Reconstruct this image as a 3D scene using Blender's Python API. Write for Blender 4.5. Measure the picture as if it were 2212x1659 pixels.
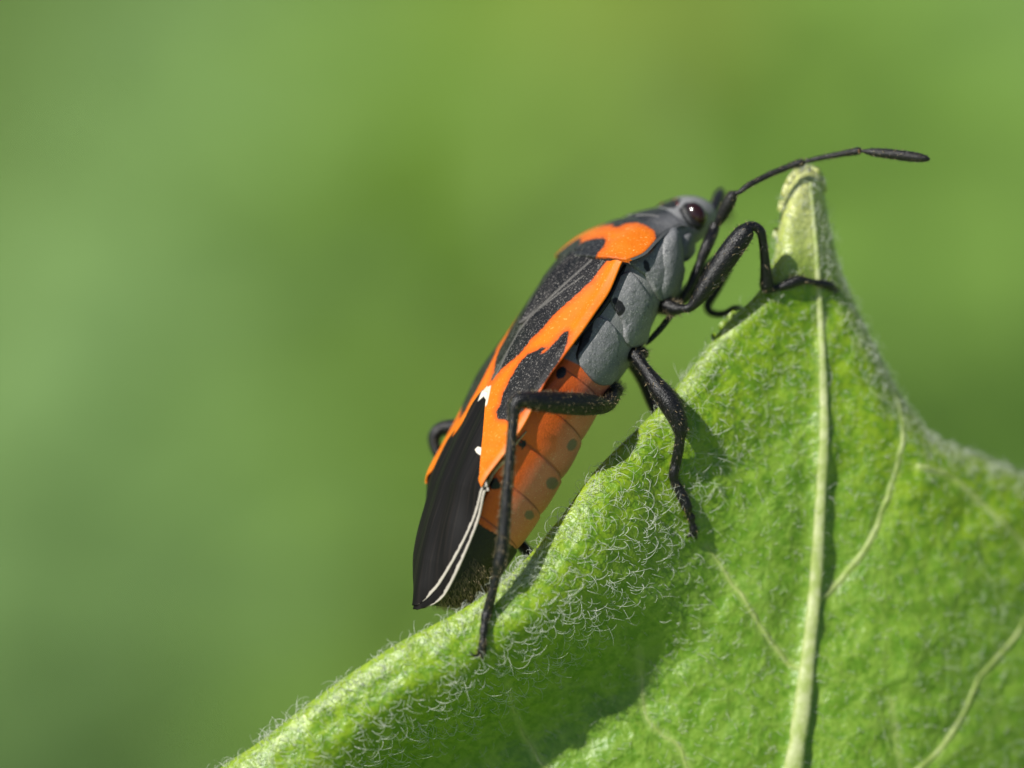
import bpy, bmesh, math, random
import numpy as np
from mathutils import Vector, Matrix
from mathutils.bvhtree import BVHTree
from mathutils.geometry import delaunay_2d_cdt

# 1 unit = 1 cm.  A true bug about 1.2 cm long climbs the rolled edge of a hairy leaf.
for o in list(bpy.data.objects): bpy.data.objects.remove(o)
random.seed(7); rng = np.random.default_rng(7)
sc = bpy.context.scene
COL = sc.collection
rad = math.radians

# ---------------------------------------------------------------- camera, sky, sun, exposure
PITCH = rad(25); DIST = 16.0
RGT = np.array([1.0, 0, 0]); FWD = np.array([0, math.cos(PITCH), -math.sin(PITCH)]); UPV = np.array([0, math.sin(PITCH), math.cos(PITCH)])
CTR = np.array([0, 0, 45.0])
cam_d = bpy.data.cameras.new('camera'); cam = bpy.data.objects.new('camera', cam_d); COL.objects.link(cam)
cam.location = CTR - FWD * DIST
cam.rotation_euler = (math.pi / 2 - PITCH, 0, 0)
cam_d.sensor_width = 36; cam_d.lens = 36 * DIST / 2.212
cam_d.clip_start = 0.5; cam_d.clip_end = 40000
cam_d.dof.use_dof = True; cam_d.dof.focus_distance = DIST - 0.040
cam_d.dof.aperture_fstop = cam_d.lens * 1e-3 / 0.78
cam_d.dof.aperture_blades = 0
sc.camera = cam
SUNC = np.array([-0.55, 0.54, 0.64]); SUNC = SUNC / np.linalg.norm(SUNC)          # right, up, towards the camera
SUN = RGT * SUNC[0] + UPV * SUNC[1] - FWD * SUNC[2]
el = math.asin(SUN[2]); az = math.atan2(SUN[0], SUN[1])
world = bpy.data.worlds.new('World'); sc.world = world; world.use_nodes = True
wn = world.node_tree; wn.nodes.clear()
sky = wn.nodes.new('ShaderNodeTexSky'); sky.sky_type = 'NISHITA'; sky.sun_disc = False
sky.sun_elevation = el; sky.sun_rotation = az
bg = wn.nodes.new('ShaderNodeBackground'); bg.inputs[1].default_value = 0.055
wo = wn.nodes.new('ShaderNodeOutputWorld')
wn.links.new(sky.outputs[0], bg.inputs[0]); wn.links.new(bg.outputs[0], wo.inputs[0])
sl = bpy.data.lights.new('sun', 'SUN'); sl.energy = 4.7; sl.angle = rad(0.53); sl.color = (1.0, 0.965, 0.90)
so = bpy.data.objects.new('sun', sl); COL.objects.link(so); so.location = (0, 0, 200)
so.rotation_euler = Vector(SUN).to_track_quat('Z', 'Y').to_euler()
sc.view_settings.view_transform = 'Standard'; sc.view_settings.look = 'None'
sc.view_settings.exposure = 0.48; sc.view_settings.gamma = 1.0; sc.view_settings.use_curve_mapping = False
sc.render.engine = 'CYCLES'; sc.render.resolution_x = 1024; sc.render.resolution_y = 768

# ---------------------------------------------------------------- helpers
# Local modelling frame: x right, y down, c towards the viewer, in 1/1000 cm-units about CTR.
def W(p):
    p = np.atleast_2d(np.asarray(p, float))
    return CTR + np.outer((p[:, 0] - 1106) / 1000, RGT) + np.outer((829.5 - p[:, 1]) / 1000, UPV) - np.outer(p[:, 2] / 1000, FWD)

def tag(o, label=None, cat=None, group=None, kind=None):
    if label: o['label'] = label
    if cat: o['category'] = cat
    if group: o['group'] = group
    if kind: o['kind'] = kind
    return o

def empty(name, loc):
    o = bpy.data.objects.new(name, None); COL.objects.link(o); o.location = loc; o.empty_display_size = 0.1
    return o

def mesh_obj(name, verts, faces, mat, root=None, parent=None, smooth=True, closed=False, attrs=None, world_space=False, flip=False):
    """verts in the local frame (or world); root = top-level empty the verts are expressed against."""
    v = np.asarray(verts, float) if world_space else W(verts)
    if root is not None: v = v - np.array(root.location)
    me = bpy.data.meshes.new(name)
    if isinstance(faces, np.ndarray):
        n, k = faces.shape
        me.vertices.add(len(v)); me.vertices.foreach_set('co', v.astype(np.float32).ravel())
        me.loops.add(n * k); me.loops.foreach_set('vertex_index', faces.astype(np.int32).ravel())
        me.polygons.add(n); me.polygons.foreach_set('loop_start', np.arange(0, n * k, k, dtype=np.int32))
        me.update(calc_edges=True)
    else:
        me.from_pydata(v.tolist(), [], [list(map(int, f)) for f in faces]); me.update()
    if closed:
        bm = bmesh.new(); bm.from_mesh(me); bmesh.ops.recalc_face_normals(bm, faces=bm.faces); bm.to_mesh(me); bm.free()
    elif flip:
        me.flip_normals()
    if smooth: me.polygons.foreach_set('use_smooth', [True] * len(me.polygons))
    for k, a in (attrs or {}).items():
        at = me.attributes.new(k, 'FLOAT', 'POINT'); at.data.foreach_set('value', np.asarray(a, np.float32))
    if mat: me.materials.append(mat)
    o = bpy.data.objects.new(name, me); COL.objects.link(o)
    if parent is not None: o.parent = parent
    elif root is not None: o.parent = root
    return o

def crom(pts, n):
    """Catmull-Rom resample of control rows (any width) to n rows, by chord length."""
    P = np.asarray(pts, float)
    d = np.r_[0, np.cumsum(np.maximum(np.linalg.norm(np.diff(P[:, :2], axis=0), axis=1), 1e-6))]
    t = np.linspace(0, d[-1], n)
    i = np.clip(np.searchsorted(d, t, side='right') - 1, 0, len(P) - 2)
    h = (d[i + 1] - d[i])
    f = ((t - d[i]) / h)[:, None]; h = h[:, None]
    m = np.zeros_like(P)
    m[1:-1] = (P[2:] - P[:-2]) / (d[2:] - d[:-2])[:, None]
    m[0] = (P[1] - P[0]) / (d[1] - d[0]); m[-1] = (P[-1] - P[-2]) / (d[-1] - d[-2])
    return ((2 * f**3 - 3 * f**2 + 1) * P[i] + (f**3 - 2 * f**2 + f) * h * m[i]
            + (-2 * f**3 + 3 * f**2) * P[i + 1] + (f**3 - f**2) * h * m[i + 1])

def tube_geo(path, radii, sides=14, squash=1.0, cap=True):
    P = np.asarray(path, float); R = np.asarray(radii, float); n = len(P)
    T = np.gradient(P, axis=0); T /= np.linalg.norm(T, axis=1)[:, None] + 1e-9
    N = np.zeros_like(P); ref = np.array([0, 0, 1.0])
    prev = ref - T[0] * T[0].dot(ref); prev /= np.linalg.norm(prev) + 1e-9
    for i in range(n):
        prev = prev - T[i] * T[i].dot(prev); prev /= np.linalg.norm(prev) + 1e-9; N[i] = prev
    B = np.cross(T, N)
    a = np.linspace(0, 2 * math.pi, sides, endpoint=False)
    V = (P[:, None] + R[:, None, None] * (np.cos(a)[None, :, None] * N[:, None] * squash + np.sin(a)[None, :, None] * B[:, None])).reshape(-1, 3)
    F = []
    for i in range(n - 1):
        for j in range(sides):
            k = (j + 1) % sides
            F.append((i * sides + j, i * sides + k, (i + 1) * sides + k, (i + 1) * sides + j))
    if cap:
        F.append(tuple(range(sides))[::-1]); F.append(tuple((n - 1) * sides + j for j in range(sides)))
    return V, F

def merge(*gs):
    V = []; F = []; o = 0
    for v, f in gs:
        V.append(np.asarray(v)); F += [tuple(i + o for i in q) for q in f]; o += len(v)
    return np.vstack(V), F

def grid_faces(nr, nc, wrap=False):
    r = np.arange(nr - 1)[:, None]; c = np.arange(nc if wrap else nc - 1)[None, :]
    c2 = (c + 1) % nc
    return np.stack([r * nc + c, r * nc + c2, (r + 1) * nc + c2, (r + 1) * nc + c], -1).reshape(-1, 4)

def poly_sdf(pts, poly):
    """signed distance, negative inside"""
    p = np.asarray(pts, float)[:, :2]; q = np.asarray(poly, float); d = np.full(len(p), 1e9); ins = np.zeros(len(p), bool)
    for a, b in zip(q, np.roll(q, -1, axis=0)):
        e = b - a; t = np.clip(((p - a) @ e) / (e @ e + 1e-9), 0, 1)
        d = np.minimum(d, np.linalg.norm(p - a - t[:, None] * e, axis=1))
        c = (a[1] > p[:, 1]) != (b[1] > p[:, 1])
        xi = a[0] + (p[:, 1] - a[1]) / (b[1] - a[1] + 1e-12) * e[0]
        ins ^= c & (p[:, 0] < xi)
    return np.where(ins, -d, d)

def line_dist(pts, line):
    p = np.asarray(pts, float)[:, :2]; q = np.asarray(line, float)[:, :2]; d = np.full(len(p), 1e9); ny = np.zeros(len(p))
    for a, b in zip(q[:-1], q[1:]):
        e = b - a; t = np.clip(((p - a) @ e) / (e @ e + 1e-9), 0, 1)
        c = a + t[:, None] * e; dd = np.linalg.norm(p - c, axis=1)
        ny = np.where(dd < d, c[:, 1], ny); d = np.minimum(d, dd)
    return d, ny

def Z(k, pts):
    x0, y0, s = {1: (1296.1, 297.0, .3418), 2: (864.1, 702.1, .3174), 3: (810.1, 1026.1, .3418), 4: (1404.1, 351.0, .12207),
                 5: (1134.1, 405.0, .1709), 9: (1026.1, 540.0, .1709), 10: (864.1, 1053.1, .1709), 11: (1296.1, 594.0, .16276)}[k]
    return [(x0 + a[0] * s, y0 + a[1] * s) + tuple(a[2:]) for a in pts]

_perm = rng.permutation(512)
def vnoise(x, y, seed=0):
    xi = np.floor(x).astype(int); yi = np.floor(y).astype(int); fx = x - xi; fy = y - yi
    fx = fx * fx * (3 - 2 * fx); fy = fy * fy * (3 - 2 * fy)
    h = lambda a, b: _perm[(_perm[(a + seed * 37) % 512] + b) % 512] / 255.5 - 1
    return (h(xi, yi) * (1 - fx) + h(xi + 1, yi) * fx) * (1 - fy) + (h(xi, yi + 1) * (1 - fx) + h(xi + 1, yi + 1) * fx) * fy

# ---------------------------------------------------------------- materials
class NT:
    def __init__(s, name):
        s.m = bpy.data.materials.new(name); s.m.use_nodes = True; s.t = s.m.node_tree; s.t.nodes.clear()
        s.out = s.n('ShaderNodeOutputMaterial')
    def n(s, typ, **kw):
        o = s.t.nodes.new(typ)
        for k, v in kw.items(): setattr(o, k, v)
        return o
    def l(s, a, b): s.t.links.new(a, b)
    def coord(s):
        if not hasattr(s, '_c'): s._c = s.n('ShaderNodeTexCoord').outputs['Object']
        return s._c
    def noise(s, scale, detail=3, rough=.55):
        o = s.n('ShaderNodeTexNoise'); o.inputs['Scale'].default_value = scale; o.inputs['Detail'].default_value = detail
        o.inputs['Roughness'].default_value = rough; s.l(s.coord(), o.inputs['Vector']); return o.outputs['Fac']
    def vor(s, scale, feature='F1'):
        o = s.n('ShaderNodeTexVoronoi', feature=feature); o.inputs['Scale'].default_value = scale; s.l(s.coord(), o.inputs['Vector']); return o.outputs['Distance']
    def attr(s, name):
        o = s.n('ShaderNodeAttribute', attribute_name=name); return o.outputs['Fac']
    def ramp(s, src, stops):
        o = s.n('ShaderNodeValToRGB'); e = o.color_ramp.elements
        while len(e) < len(stops): e.new(0.5)
        for q, (p, c) in zip(e, stops): q.position = p; q.color = (*c, 1) if len(c) == 3 else c
        s.l(src, o.inputs[0]); return o.outputs[0]
    def mapr(s, src, a, b, c=0, d=1, smooth=True):
        o = s.n('ShaderNodeMapRange'); o.interpolation_type = 'SMOOTHSTEP' if smooth else 'LINEAR'
        for i, v in zip((1, 2, 3, 4), (a, b, c, d)): o.inputs[i].default_value = v
        s.l(src, o.inputs[0]); return o.outputs[0]
    def math(s, op, a, b=0.0, c=0.0):
        o = s.n('ShaderNodeMath', operation=op)
        for i, v in enumerate((a, b, c)):
            if isinstance(v, (int, float)): o.inputs[i].default_value = v
            else: s.l(v, o.inputs[i])
        return o.outputs[0]
    def mix(s, fac, a, b, mode='MIX'):
        o = s.n('ShaderNodeMix', data_type='RGBA', blend_type=mode)
        for i, v in ((0, fac), (6, a), (7, b)):
            if isinstance(v, (int, float)): o.inputs[i].default_value = v
            elif isinstance(v, tuple): o.inputs[i].default_value = (*v, 1)
            else: s.l(v, o.inputs[i])
        return o.outputs[2]
    def bump(s, h, strength=.4, dist=.004, prev=None):
        o = s.n('ShaderNodeBump'); o.inputs['Strength'].default_value = strength; o.inputs['Distance'].default_value = dist
        s.l(h, o.inputs['Height'])
        if prev is not None: s.l(prev, o.inputs['Normal'])
        return o.outputs[0]
    def bsdf(s, color, rough=.5, normal=None, **kw):
        o = s.n('ShaderNodeBsdfPrincipled')
        if isinstance(color, tuple): o.inputs['Base Color'].default_value = (*color, 1)
        else: s.l(color, o.inputs['Base Color'])
        if isinstance(rough, (int, float)): o.inputs['Roughness'].default_value = rough
        else: s.l(rough, o.inputs['Roughness'])
        if normal is not None: s.l(normal, o.inputs['Normal'])
        for k, v in kw.items():
            i = o.inputs[k.replace('_', ' ')]
            if isinstance(v, (int, float, tuple)): i.default_value = v
            else: s.l(v, i)
        return o.outputs[0]
    def done(s, sh): s.l(sh, s.out.inputs[0]); return s.m

BLACK = (0.0045, 0.0045, 0.005); ORANGE = (0.80, 0.165, 0.006)

def black_cuticle(name, base=BLACK, rough=.31, grain=250, strength=.7):
    t = NT(name)
    b = t.bump(t.noise(grain, 2, .7), strength, .003)
    col = t.mix(t.mapr(t.noise(140, 3), .4, .75), base, tuple(x * 2.4 for x in base))
    return t.done(t.bsdf(col, rough, b, Specular_IOR_Level=.36))
M_LEG = black_cuticle('black_leg_cuticle')
M_ANT = black_cuticle('antenna_cuticle', (0.007, 0.0065, 0.0065), .36, 300)

def pattern(name, grey_base=False):
    """orange cuticle with black marks where the 'black' distance is negative"""
    t = NT(name)
    wob = t.math('MULTIPLY_ADD', t.noise(120, 3), 6.0, -3.0)
    f = t.mapr(t.math('ADD', t.attr('black'), wob), -2.2, 2.2, 1, 0)
    v = t.noise(26, 3)
    org = t.mix(v, (0.63, 0.168, 0.004), (0.52, 0.105, 0.003))
    org = t.mix(t.mapr(t.noise(210, 2), .60, .72), org, (0.66, 0.25, 0.05))
    blk = t.mix(t.mapr(t.noise(30, 3, .7), .4, .7), (0.0055, 0.0055, 0.0065), (0.016, 0.015, 0.015))
    blk = t.mix(t.mapr(t.noise(260, 2, .8), .585, .68), blk, (0.22, 0.205, 0.19))  # sparkle glints painted into the black as pale specks
    ln = t.mapr(t.attr('line'), 1.0, 3.4, 1, 0)
    blk = t.mix(t.math('MULTIPLY', ln, .42), blk, (0.19, 0.18, 0.165))
    rim = t.mapr(t.math('ADD', t.attr('black'), wob), 0, 14, .55, 0)
    org = t.mix(rim, org, (0.50, 0.055, 0.012))
    col = t.mix(f, org, blk)
    wt = t.mapr(t.attr('white'), -1.5, 1.5, 1, 0)
    col = t.mix(wt, col, (0.55, 0.50, 0.42))
    st = t.math('MULTIPLY_ADD', f, .30, .14)
    o = t.n('ShaderNodeBump'); t.l(st, o.inputs['Strength']); o.inputs['Distance'].default_value = .0032
    t.l(t.noise(380, 2, .8), o.inputs['Height'])
    b = t.bump(t.math('MULTIPLY', ln, 1.0), .5, .003, o.outputs[0])
    return t.done(t.bsdf(col, t.math('MULTIPLY_ADD', f, -.02, .44), b, Specular_IOR_Level=.2))
M_WING = pattern('wing_orange_black')

def membrane_mat():
    t = NT('wing_membrane')
    n = t.n('ShaderNodeTexNoise'); n.inputs['Scale'].default_value = 1.0; n.inputs['Detail'].default_value = 3
    cx = t.n('ShaderNodeCombineXYZ'); t.l(t.attr('across'), cx.inputs[0]); t.l(t.attr('along'), cx.inputs[1]); t.l(cx.outputs[0], n.inputs['Vector'])
    col = t.mix(t.mapr(n.outputs['Fac'], .45, .8), (0.0035, 0.003, 0.003), (0.014, 0.0105, 0.009))
    rim = t.mapr(t.math('ADD', t.attr('rim'), t.math('MULTIPLY_ADD', t.noise(70, 3), 3, -1.5)), 2.2, 3.4, 1, 0)
    col = t.mix(rim, col, (0.42, 0.38, 0.33))
    wt = t.mapr(t.attr('white'), -1.5, 1.5, 1, 0)
    col = t.mix(wt, col, (0.62, 0.57, 0.48))
    b = t.bump(n.outputs['Fac'], .3, .004)
    return t.done(t.bsdf(col, .6, b, Specular_IOR_Level=.14))
M_MEMB = membrane_mat()

def grey_plate():
    t = NT('grey_pruinose_cuticle')
    n = t.noise(34, 4, .6); f = t.noise(260, 2, .7)
    col = t.mix(n, (0.115, 0.118, 0.124), (0.205, 0.208, 0.212))
    col = t.mix(t.mapr(f, .56, .75), col, (0.40, 0.39, 0.375))
    col = t.mix(t.mapr(t.noise(90, 3), .60, .72, 0, .6), col, (0.045, 0.047, 0.05))
    wob = t.math('MULTIPLY_ADD', t.noise(150, 2), 5, -2.5)
    k = t.mapr(t.math('ADD', t.attr('black'), wob), -1.5, 1.8, 1, 0)
    col = t.mix(k, col, (0.008, 0.008, 0.009))
    tg = t.mapr(t.attr('orange'), -5, 9, 1, 0)
    col = t.mix(tg, col, (0.62, 0.17, 0.04))
    b = t.bump(f, .4, .003)
    b = t.bump(t.noise(45, 3), .4, .010, b)
    return t.done(t.bsdf(col, .52, b, Specular_IOR_Level=.4))
M_GREY = grey_plate()

def body_mat():
    t = NT('body_cuticle')
    n = t.noise(22, 4)
    org = t.mix(n, (0.74, 0.135, 0.010), (0.62, 0.09, 0.012))
    pink = t.mix(t.noise(60, 4, .65), (0.70, 0.25, 0.145), (0.58, 0.165, 0.09))
    pink = t.mix(t.mapr(t.noise(240, 2), .58, .75), pink, (0.75, 0.45, 0.28))
    col = t.mix(t.mapr(t.math('ADD', t.attr('venter'), t.math('MULTIPLY_ADD', t.noise(12, 3), 70, -35)), -20, 40, 0, 1), org, pink)
    col = t.mix(t.mapr(t.attr('suture'), .5, 4, .65, 0), col, (0.26, 0.05, 0.018))
    wob = t.math('MULTIPLY_ADD', t.noise(140, 2), 5, -2.5)
    col = t.mix(t.mapr(t.math('ADD', t.attr('greyspot'), wob), -3, 3, .85, 0), col, (0.13, 0.14, 0.10))
    grey = t.mix(t.noise(40, 4, .6), (0.13, 0.132, 0.135), (0.24, 0.24, 0.238))
    grey = t.mix(t.mapr(t.noise(250, 2), .56, .75), grey, (0.30, 0.295, 0.28))
    col = t.mix(t.mapr(t.attr('thorax'), -3, 3, 0, 1), col, grey)
    col = t.mix(t.mapr(t.math('ADD', t.attr('orange'), wob), -1.5, 1.5, 1, 0), col, (0.80, 0.17, 0.01))
    col = t.mix(t.mapr(t.math('ADD', t.attr('black'), wob), -2, 2, 1, 0), col, (0.010, 0.010, 0.010))
    b = t.bump(t.noise(230, 3, .7), .5, .004)
    return t.done(t.bsdf(col, .45, b, Specular_IOR_Level=.45))
M_BODY = body_mat()

def simple(name, col, rough=.4, grain=0, **kw):
    t = NT(name)
    c = t.mix(t.noise(180, 3), col, tuple(x * .55 for x in col))
    b = t.bump(t.noise(grain, 2), .5, .003) if grain else None
    return t.done(t.bsdf(c, rough, b, **kw))
M_EYE = simple('dark_red_eye', (0.022, 0.0045, 0.003), .16, 0, Coat_Weight=.6, Coat_Roughness=.08)
M_EYERING = simple('black_eye_rim', (0.006, 0.006, 0.006), .5, 260)
M_OCEL = simple('red_ocellus', (0.22, 0.02, 0.02), .15)
M_SETA = simple('golden_bristle', (0.50, 0.39, 0.22), .3)
M_SETAD = simple('dark_bristle', (0.045, 0.04, 0.034), .3)
M_PALE = simple('pale_margin', (0.60, 0.42, 0.26), .5, 200)

def leaf_mat(name, front=True):
    t = NT(name)
    n1 = t.noise(5, 4); n2 = t.noise(46, 4, .6); n3 = t.noise(150, 2)
    col = t.mix(n1, (0.155, 0.285, 0.022), (0.20, 0.33, 0.034))
    col = t.mix(t.mapr(t.attr('edge'), 90, 330, .8, 0), col, (0.225, 0.345, 0.006))
    col = t.mix(t.mapr(n2, .40, .62, 0, .8), col, (0.085, 0.21, 0.005))
    col = t.mix(t.mapr(n3, .55, .75, 0, .5), col, (0.27, 0.42, 0.06))
    pv = t.mapr(t.attr('vein'), 2, 26, .45, 0)
    col = t.mix(pv, col, (0.36, 0.46, 0.13))
    col = t.mix(t.attr('pale'), col, (0.58, 0.58, 0.24))
    wv = t.n('ShaderNodeTexNoise'); wv.inputs['Scale'].default_value = 9; t.l(t.coord(), wv.inputs['Vector'])
    ad = t.n('ShaderNodeVectorMath', operation='MULTIPLY_ADD'); t.l(wv.outputs['Color'], ad.inputs[0]); ad.inputs[1].default_value = (.05, .05, .05); t.l(t.coord(), ad.inputs[2])
    nets = []
    for sc_n, wdt in ((7.5, .035), (19, .05)):
        ve = t.n('ShaderNodeTexVoronoi', feature='DISTANCE_TO_EDGE'); ve.inputs['Scale'].default_value = sc_n; t.l(ad.outputs[0], ve.inputs['Vector'])
        nets.append(t.mapr(ve.outputs['Distance'], 0, wdt * 2, 1, 0))
    net = t.math('MAXIMUM', nets[0], t.math('MULTIPLY', nets[1], .55))
    net = t.math('MULTIPLY', net, t.mapr(t.attr('edge'), 60, 240, .15, 1))
    col = t.mix(t.math('MULTIPLY', net, .22), col, (0.30, 0.42, 0.09))
    ed = t.mapr(t.attr('edge'), 0, 55, .28, 0)
    col = t.mix(ed, col, (0.36, 0.44, 0.05))
    b = t.bump(t.noise(20, 3), .35, .03)
    b = t.bump(t.vor(85), .14, .006, b)
    b = t.bump(net, .14, .010, b)
    b = t.bump(t.noise(260, 2), .4, .003, b)
    p = t.bsdf(col, .34, b, Specular_IOR_Level=.55)
    tr = t.n('ShaderNodeBsdfTranslucent'); t.l(t.mix(.5, col, (0.26, 0.46, 0.01)), tr.inputs['Color']); t.l(b, tr.inputs['Normal'])
    mx = t.n('ShaderNodeMixShader'); mx.inputs[0].default_value = .15
    t.l(p, mx.inputs[1]); t.l(tr.outputs[0], mx.inputs[2])
    return t.done(mx.outputs[0])
M_LEAF = leaf_mat('hairy_leaf')

def vein_mat(name, ca_, cb_):
    t = NT(name)
    col = t.mix(t.mapr(t.noise(40, 4), .35, .65), ca_, cb_)
    b = t.bump(t.noise(120, 3), .4, .004)
    p = t.bsdf(col, .45, b)
    tr = t.n('ShaderNodeBsdfTranslucent'); t.l(col, tr.inputs['Color'])
    mx = t.n('ShaderNodeMixShader'); mx.inputs[0].default_value = .25
    t.l(p, mx.inputs[1]); t.l(tr.outputs[0], mx.inputs[2]); return t.done(mx.outputs[0])
M_VEIN = vein_mat('leaf_midrib', (0.50, 0.55, 0.27), (0.36, 0.45, 0.13)); M_SIDEVEIN = vein_mat('leaf_side_vein', (0.40, 0.48, 0.17), (0.29, 0.40, 0.08))

def hair_mat():
    t = NT('white_leaf_hair')
    p = t.bsdf((0.80, 0.82, 0.76), .28, None, Specular_IOR_Level=.7)
    tr = t.n('ShaderNodeBsdfTranslucent'); tr.inputs['Color'].default_value = (0.75, 0.80, 0.66, 1)
    mx = t.n('ShaderNodeMixShader'); mx.inputs[0].default_value = .45
    t.l(p, mx.inputs[1]); t.l(tr.outputs[0], mx.inputs[2])
    return t.done(mx.outputs[0])
M_HAIR = hair_mat()

def veg(name, a, b, trans=.3):
    t = NT(name)
    o = t.n('ShaderNodeTexNoise'); o.inputs['Scale'].default_value = .35; o.inputs['Detail'].default_value = 4
    t.l(t.coord(), o.inputs['Vector'])
    col = t.mix(o.outputs['Fac'], a, b)
    p = t.bsdf(col, .5, None)
    tr = t.n('ShaderNodeBsdfTranslucent'); t.l(col, tr.inputs['Color'])
    mx = t.n('ShaderNodeMixShader'); mx.inputs[0].default_value = trans
    t.l(p, mx.inputs[1]); t.l(tr.outputs[0], mx.inputs[2]); return t.done(mx.outputs[0])
V_MID = veg('foliage_mid_green', (0.20, 0.35, 0.055), (0.23, 0.38, 0.07))
V_OLIVE = veg('foliage_olive', (0.27, 0.33, 0.05), (0.30, 0.36, 0.06))
V_DEEP = veg('foliage_deep_green', (0.14, 0.25, 0.022), (0.16, 0.28, 0.03))
V_GREY = veg('foliage_grey_green', (0.195, 0.325, 0.105), (0.22, 0.355, 0.12))
V_GRASS = veg('meadow_grass', (0.205, 0.335, 0.08), (0.235, 0.37, 0.10))
V_STEM = veg('plant_stem', (0.13, 0.22, 0.05), (0.17, 0.26, 0.07), .1)

def ground_mat():
    t = NT('meadow_soil')
    o = t.n('ShaderNodeTexNoise'); o.inputs['Scale'].default_value = .05; o.inputs['Detail'].default_value = 8; t.l(t.coord(), o.inputs['Vector'])
    col = t.ramp(o.outputs['Fac'], [(.3, (0.13, 0.20, 0.05)), (.5, (0.16, 0.28, 0.07)), (.7, (0.21, 0.30, 0.09))])
    return t.done(t.bsdf(col, .8))
M_GROUND = ground_mat()

# ---------------------------------------------------------------- hairs as thin curved tubes
def hairs_geo(base, nrm, length, radius, curl, droop=None, segs=5, sides=3, lean=.35):
    """base/nrm in the local frame (N,3); each hair is an arc that leaves along the normal and curls over"""
    n = len(base)
    rv = rng.normal(size=(n, 3))
    if droop is not None: rv = rv * .75 + np.asarray(droop)
    tg = rv - (rv * nrm).sum(1)[:, None] * nrm; tg /= np.linalg.norm(tg, axis=1)[:, None] + 1e-9
    sd = np.cross(nrm, tg)
    a0 = rng.uniform(.0, lean, n); tot = curl * rng.uniform(.35, 1.25, n)
    wob = rng.normal(0, .5, n)
    pts = np.zeros((n, segs + 1, 3)); pts[:, 0] = base - nrm * 1.2
    for k in range(segs):
        a = a0 + tot * (k + .5) / segs
        d = np.cos(a)[:, None] * nrm + np.sin(a)[:, None] * (tg + (wob * (k / segs))[:, None] * sd)
        d /= np.linalg.norm(d, axis=1)[:, None]
        pts[:, k + 1] = pts[:, k] + d * (length / segs)[:, None]
    T = np.gradient(pts, axis=1); T /= np.linalg.norm(T, axis=2)[:, :, None] + 1e-9
    A = np.cross(T, sd[:, None, :] + .01); A /= np.linalg.norm(A, axis=2)[:, :, None] + 1e-9
    B = np.cross(T, A)
    tap = np.linspace(1, .35, segs + 1)
    V = np.zeros((n, segs + 1, sides, 3))
    for j in range(sides):
        an = 2 * math.pi * j / sides
        V[:, :, j] = pts + (radius[:, None] * tap[None])[:, :, None] * (math.cos(an) * A + math.sin(an) * B)
    V = V.reshape(-1, 3)
    f = []
    for k in range(segs):
        for j in range(sides):
            j2 = (j + 1) % sides
            f.append((k * sides + j, k * sides + j2, (k + 1) * sides + j2, (k + 1) * sides + j))
    F = (np.array(f)[None] + (np.arange(n) * (segs + 1) * sides)[:, None, None]).reshape(-1, 4)
    return V, F

def sample_faces(V, F, n, weight=None):
    V = np.asarray(V); q = np.array([f[:3] for f in F if len(f) >= 3] + [(f[0], f[2], f[3]) for f in F if len(f) == 4])
    a, b, c = V[q[:, 0]], V[q[:, 1]], V[q[:, 2]]
    nn = np.cross(b - a, c - a); ar = np.linalg.norm(nn, axis=1); nn /= ar[:, None] + 1e-12
    w = ar.copy()
    if weight is not None: w = w * weight((a + b + c) / 3)
    w = w / w.sum()
    i = rng.choice(len(q), n, p=w); r1 = np.sqrt(rng.random(n))[:, None]; r2 = rng.random(n)[:, None]
    return a[i] * (1 - r1) + b[i] * (r1 * (1 - r2)) + c[i] * (r1 * r2), nn[i]

# ================================================================ THE LEAF
SL_C = [(1500, 2760), (1000, 2600), (520, 2300), (260, 2020), (300, 1820), (468, 1662), (560, 1600), (700, 1492), (850, 1392), (1000, 1312), (1100, 1240), (1200, 1130), (1290, 1012),
        (1420, 884), (1500, 792), (1570, 700), (1640, 632), (1672, 575), (1686, 500), (1702, 420), (1716, 384), (1738, 362), (1752, 357)]
SR_C = [(1752, 357), (1768, 363), (1780, 390), (1798, 470), (1818, 560), (1850, 640), (1900, 740), (1960, 850), (2030, 938), (2100, 975), (2212, 1020),
        (2480, 1130), (2800, 1420), (2900, 1800), (2700, 2200), (2200, 2560), (1560, 2760)]
SLs = crom(SL_C, 501); SRs = crom(SR_C, 401)
MID_C = [(1755, 380), (1766, 500), (1776, 640), (1784, 800), (1786, 950), (1778, 1100), (1768, 1270), (1752, 1420), (1738, 1540), (1720, 1659), (1690, 1850), (1620, 2200), (1530, 2740)]
VEINS = [[(1770, 1300), (1800, 1282), (1838, 1240), (1885, 1180), (1925, 1080), (1955, 980), (1960, 910), (1945, 850)],
         [(1745, 1452), (1712, 1440), (1665, 1385), (1610, 1300), (1560, 1225), (1530, 1180)],
         [(1700, 1800), (1850, 1760), (2025, 1650), (2085, 1570), (2130, 1480), (2200, 1400), (2290, 1280)],
         [(1990, 1010), (2060, 1030), (2130, 1085), (2230, 1180), (2330, 1300)],
         [(1700, 1800), (1520, 1760), (1330, 1720), (1200, 1680), (1140, 1610), (1112, 1540), (1096, 1470)],
         [(1560, 1745), (1500, 1690), (1470, 1620), (1400, 1560), (1385, 1470), (1382, 1400)],
         [(1960, 1690), (1945, 1600), (1935, 1520)]]
def ip(x, t): return np.interp(x, [a for a, _ in t], [b for _, b in t])
def sm(x): x = np.clip(x, 0, 1); return x * x * (3 - 2 * x)
VEIN_LINES = [crom(v, 14) for v in VEINS]; MIDL = crom(MID_C, 30)

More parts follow.
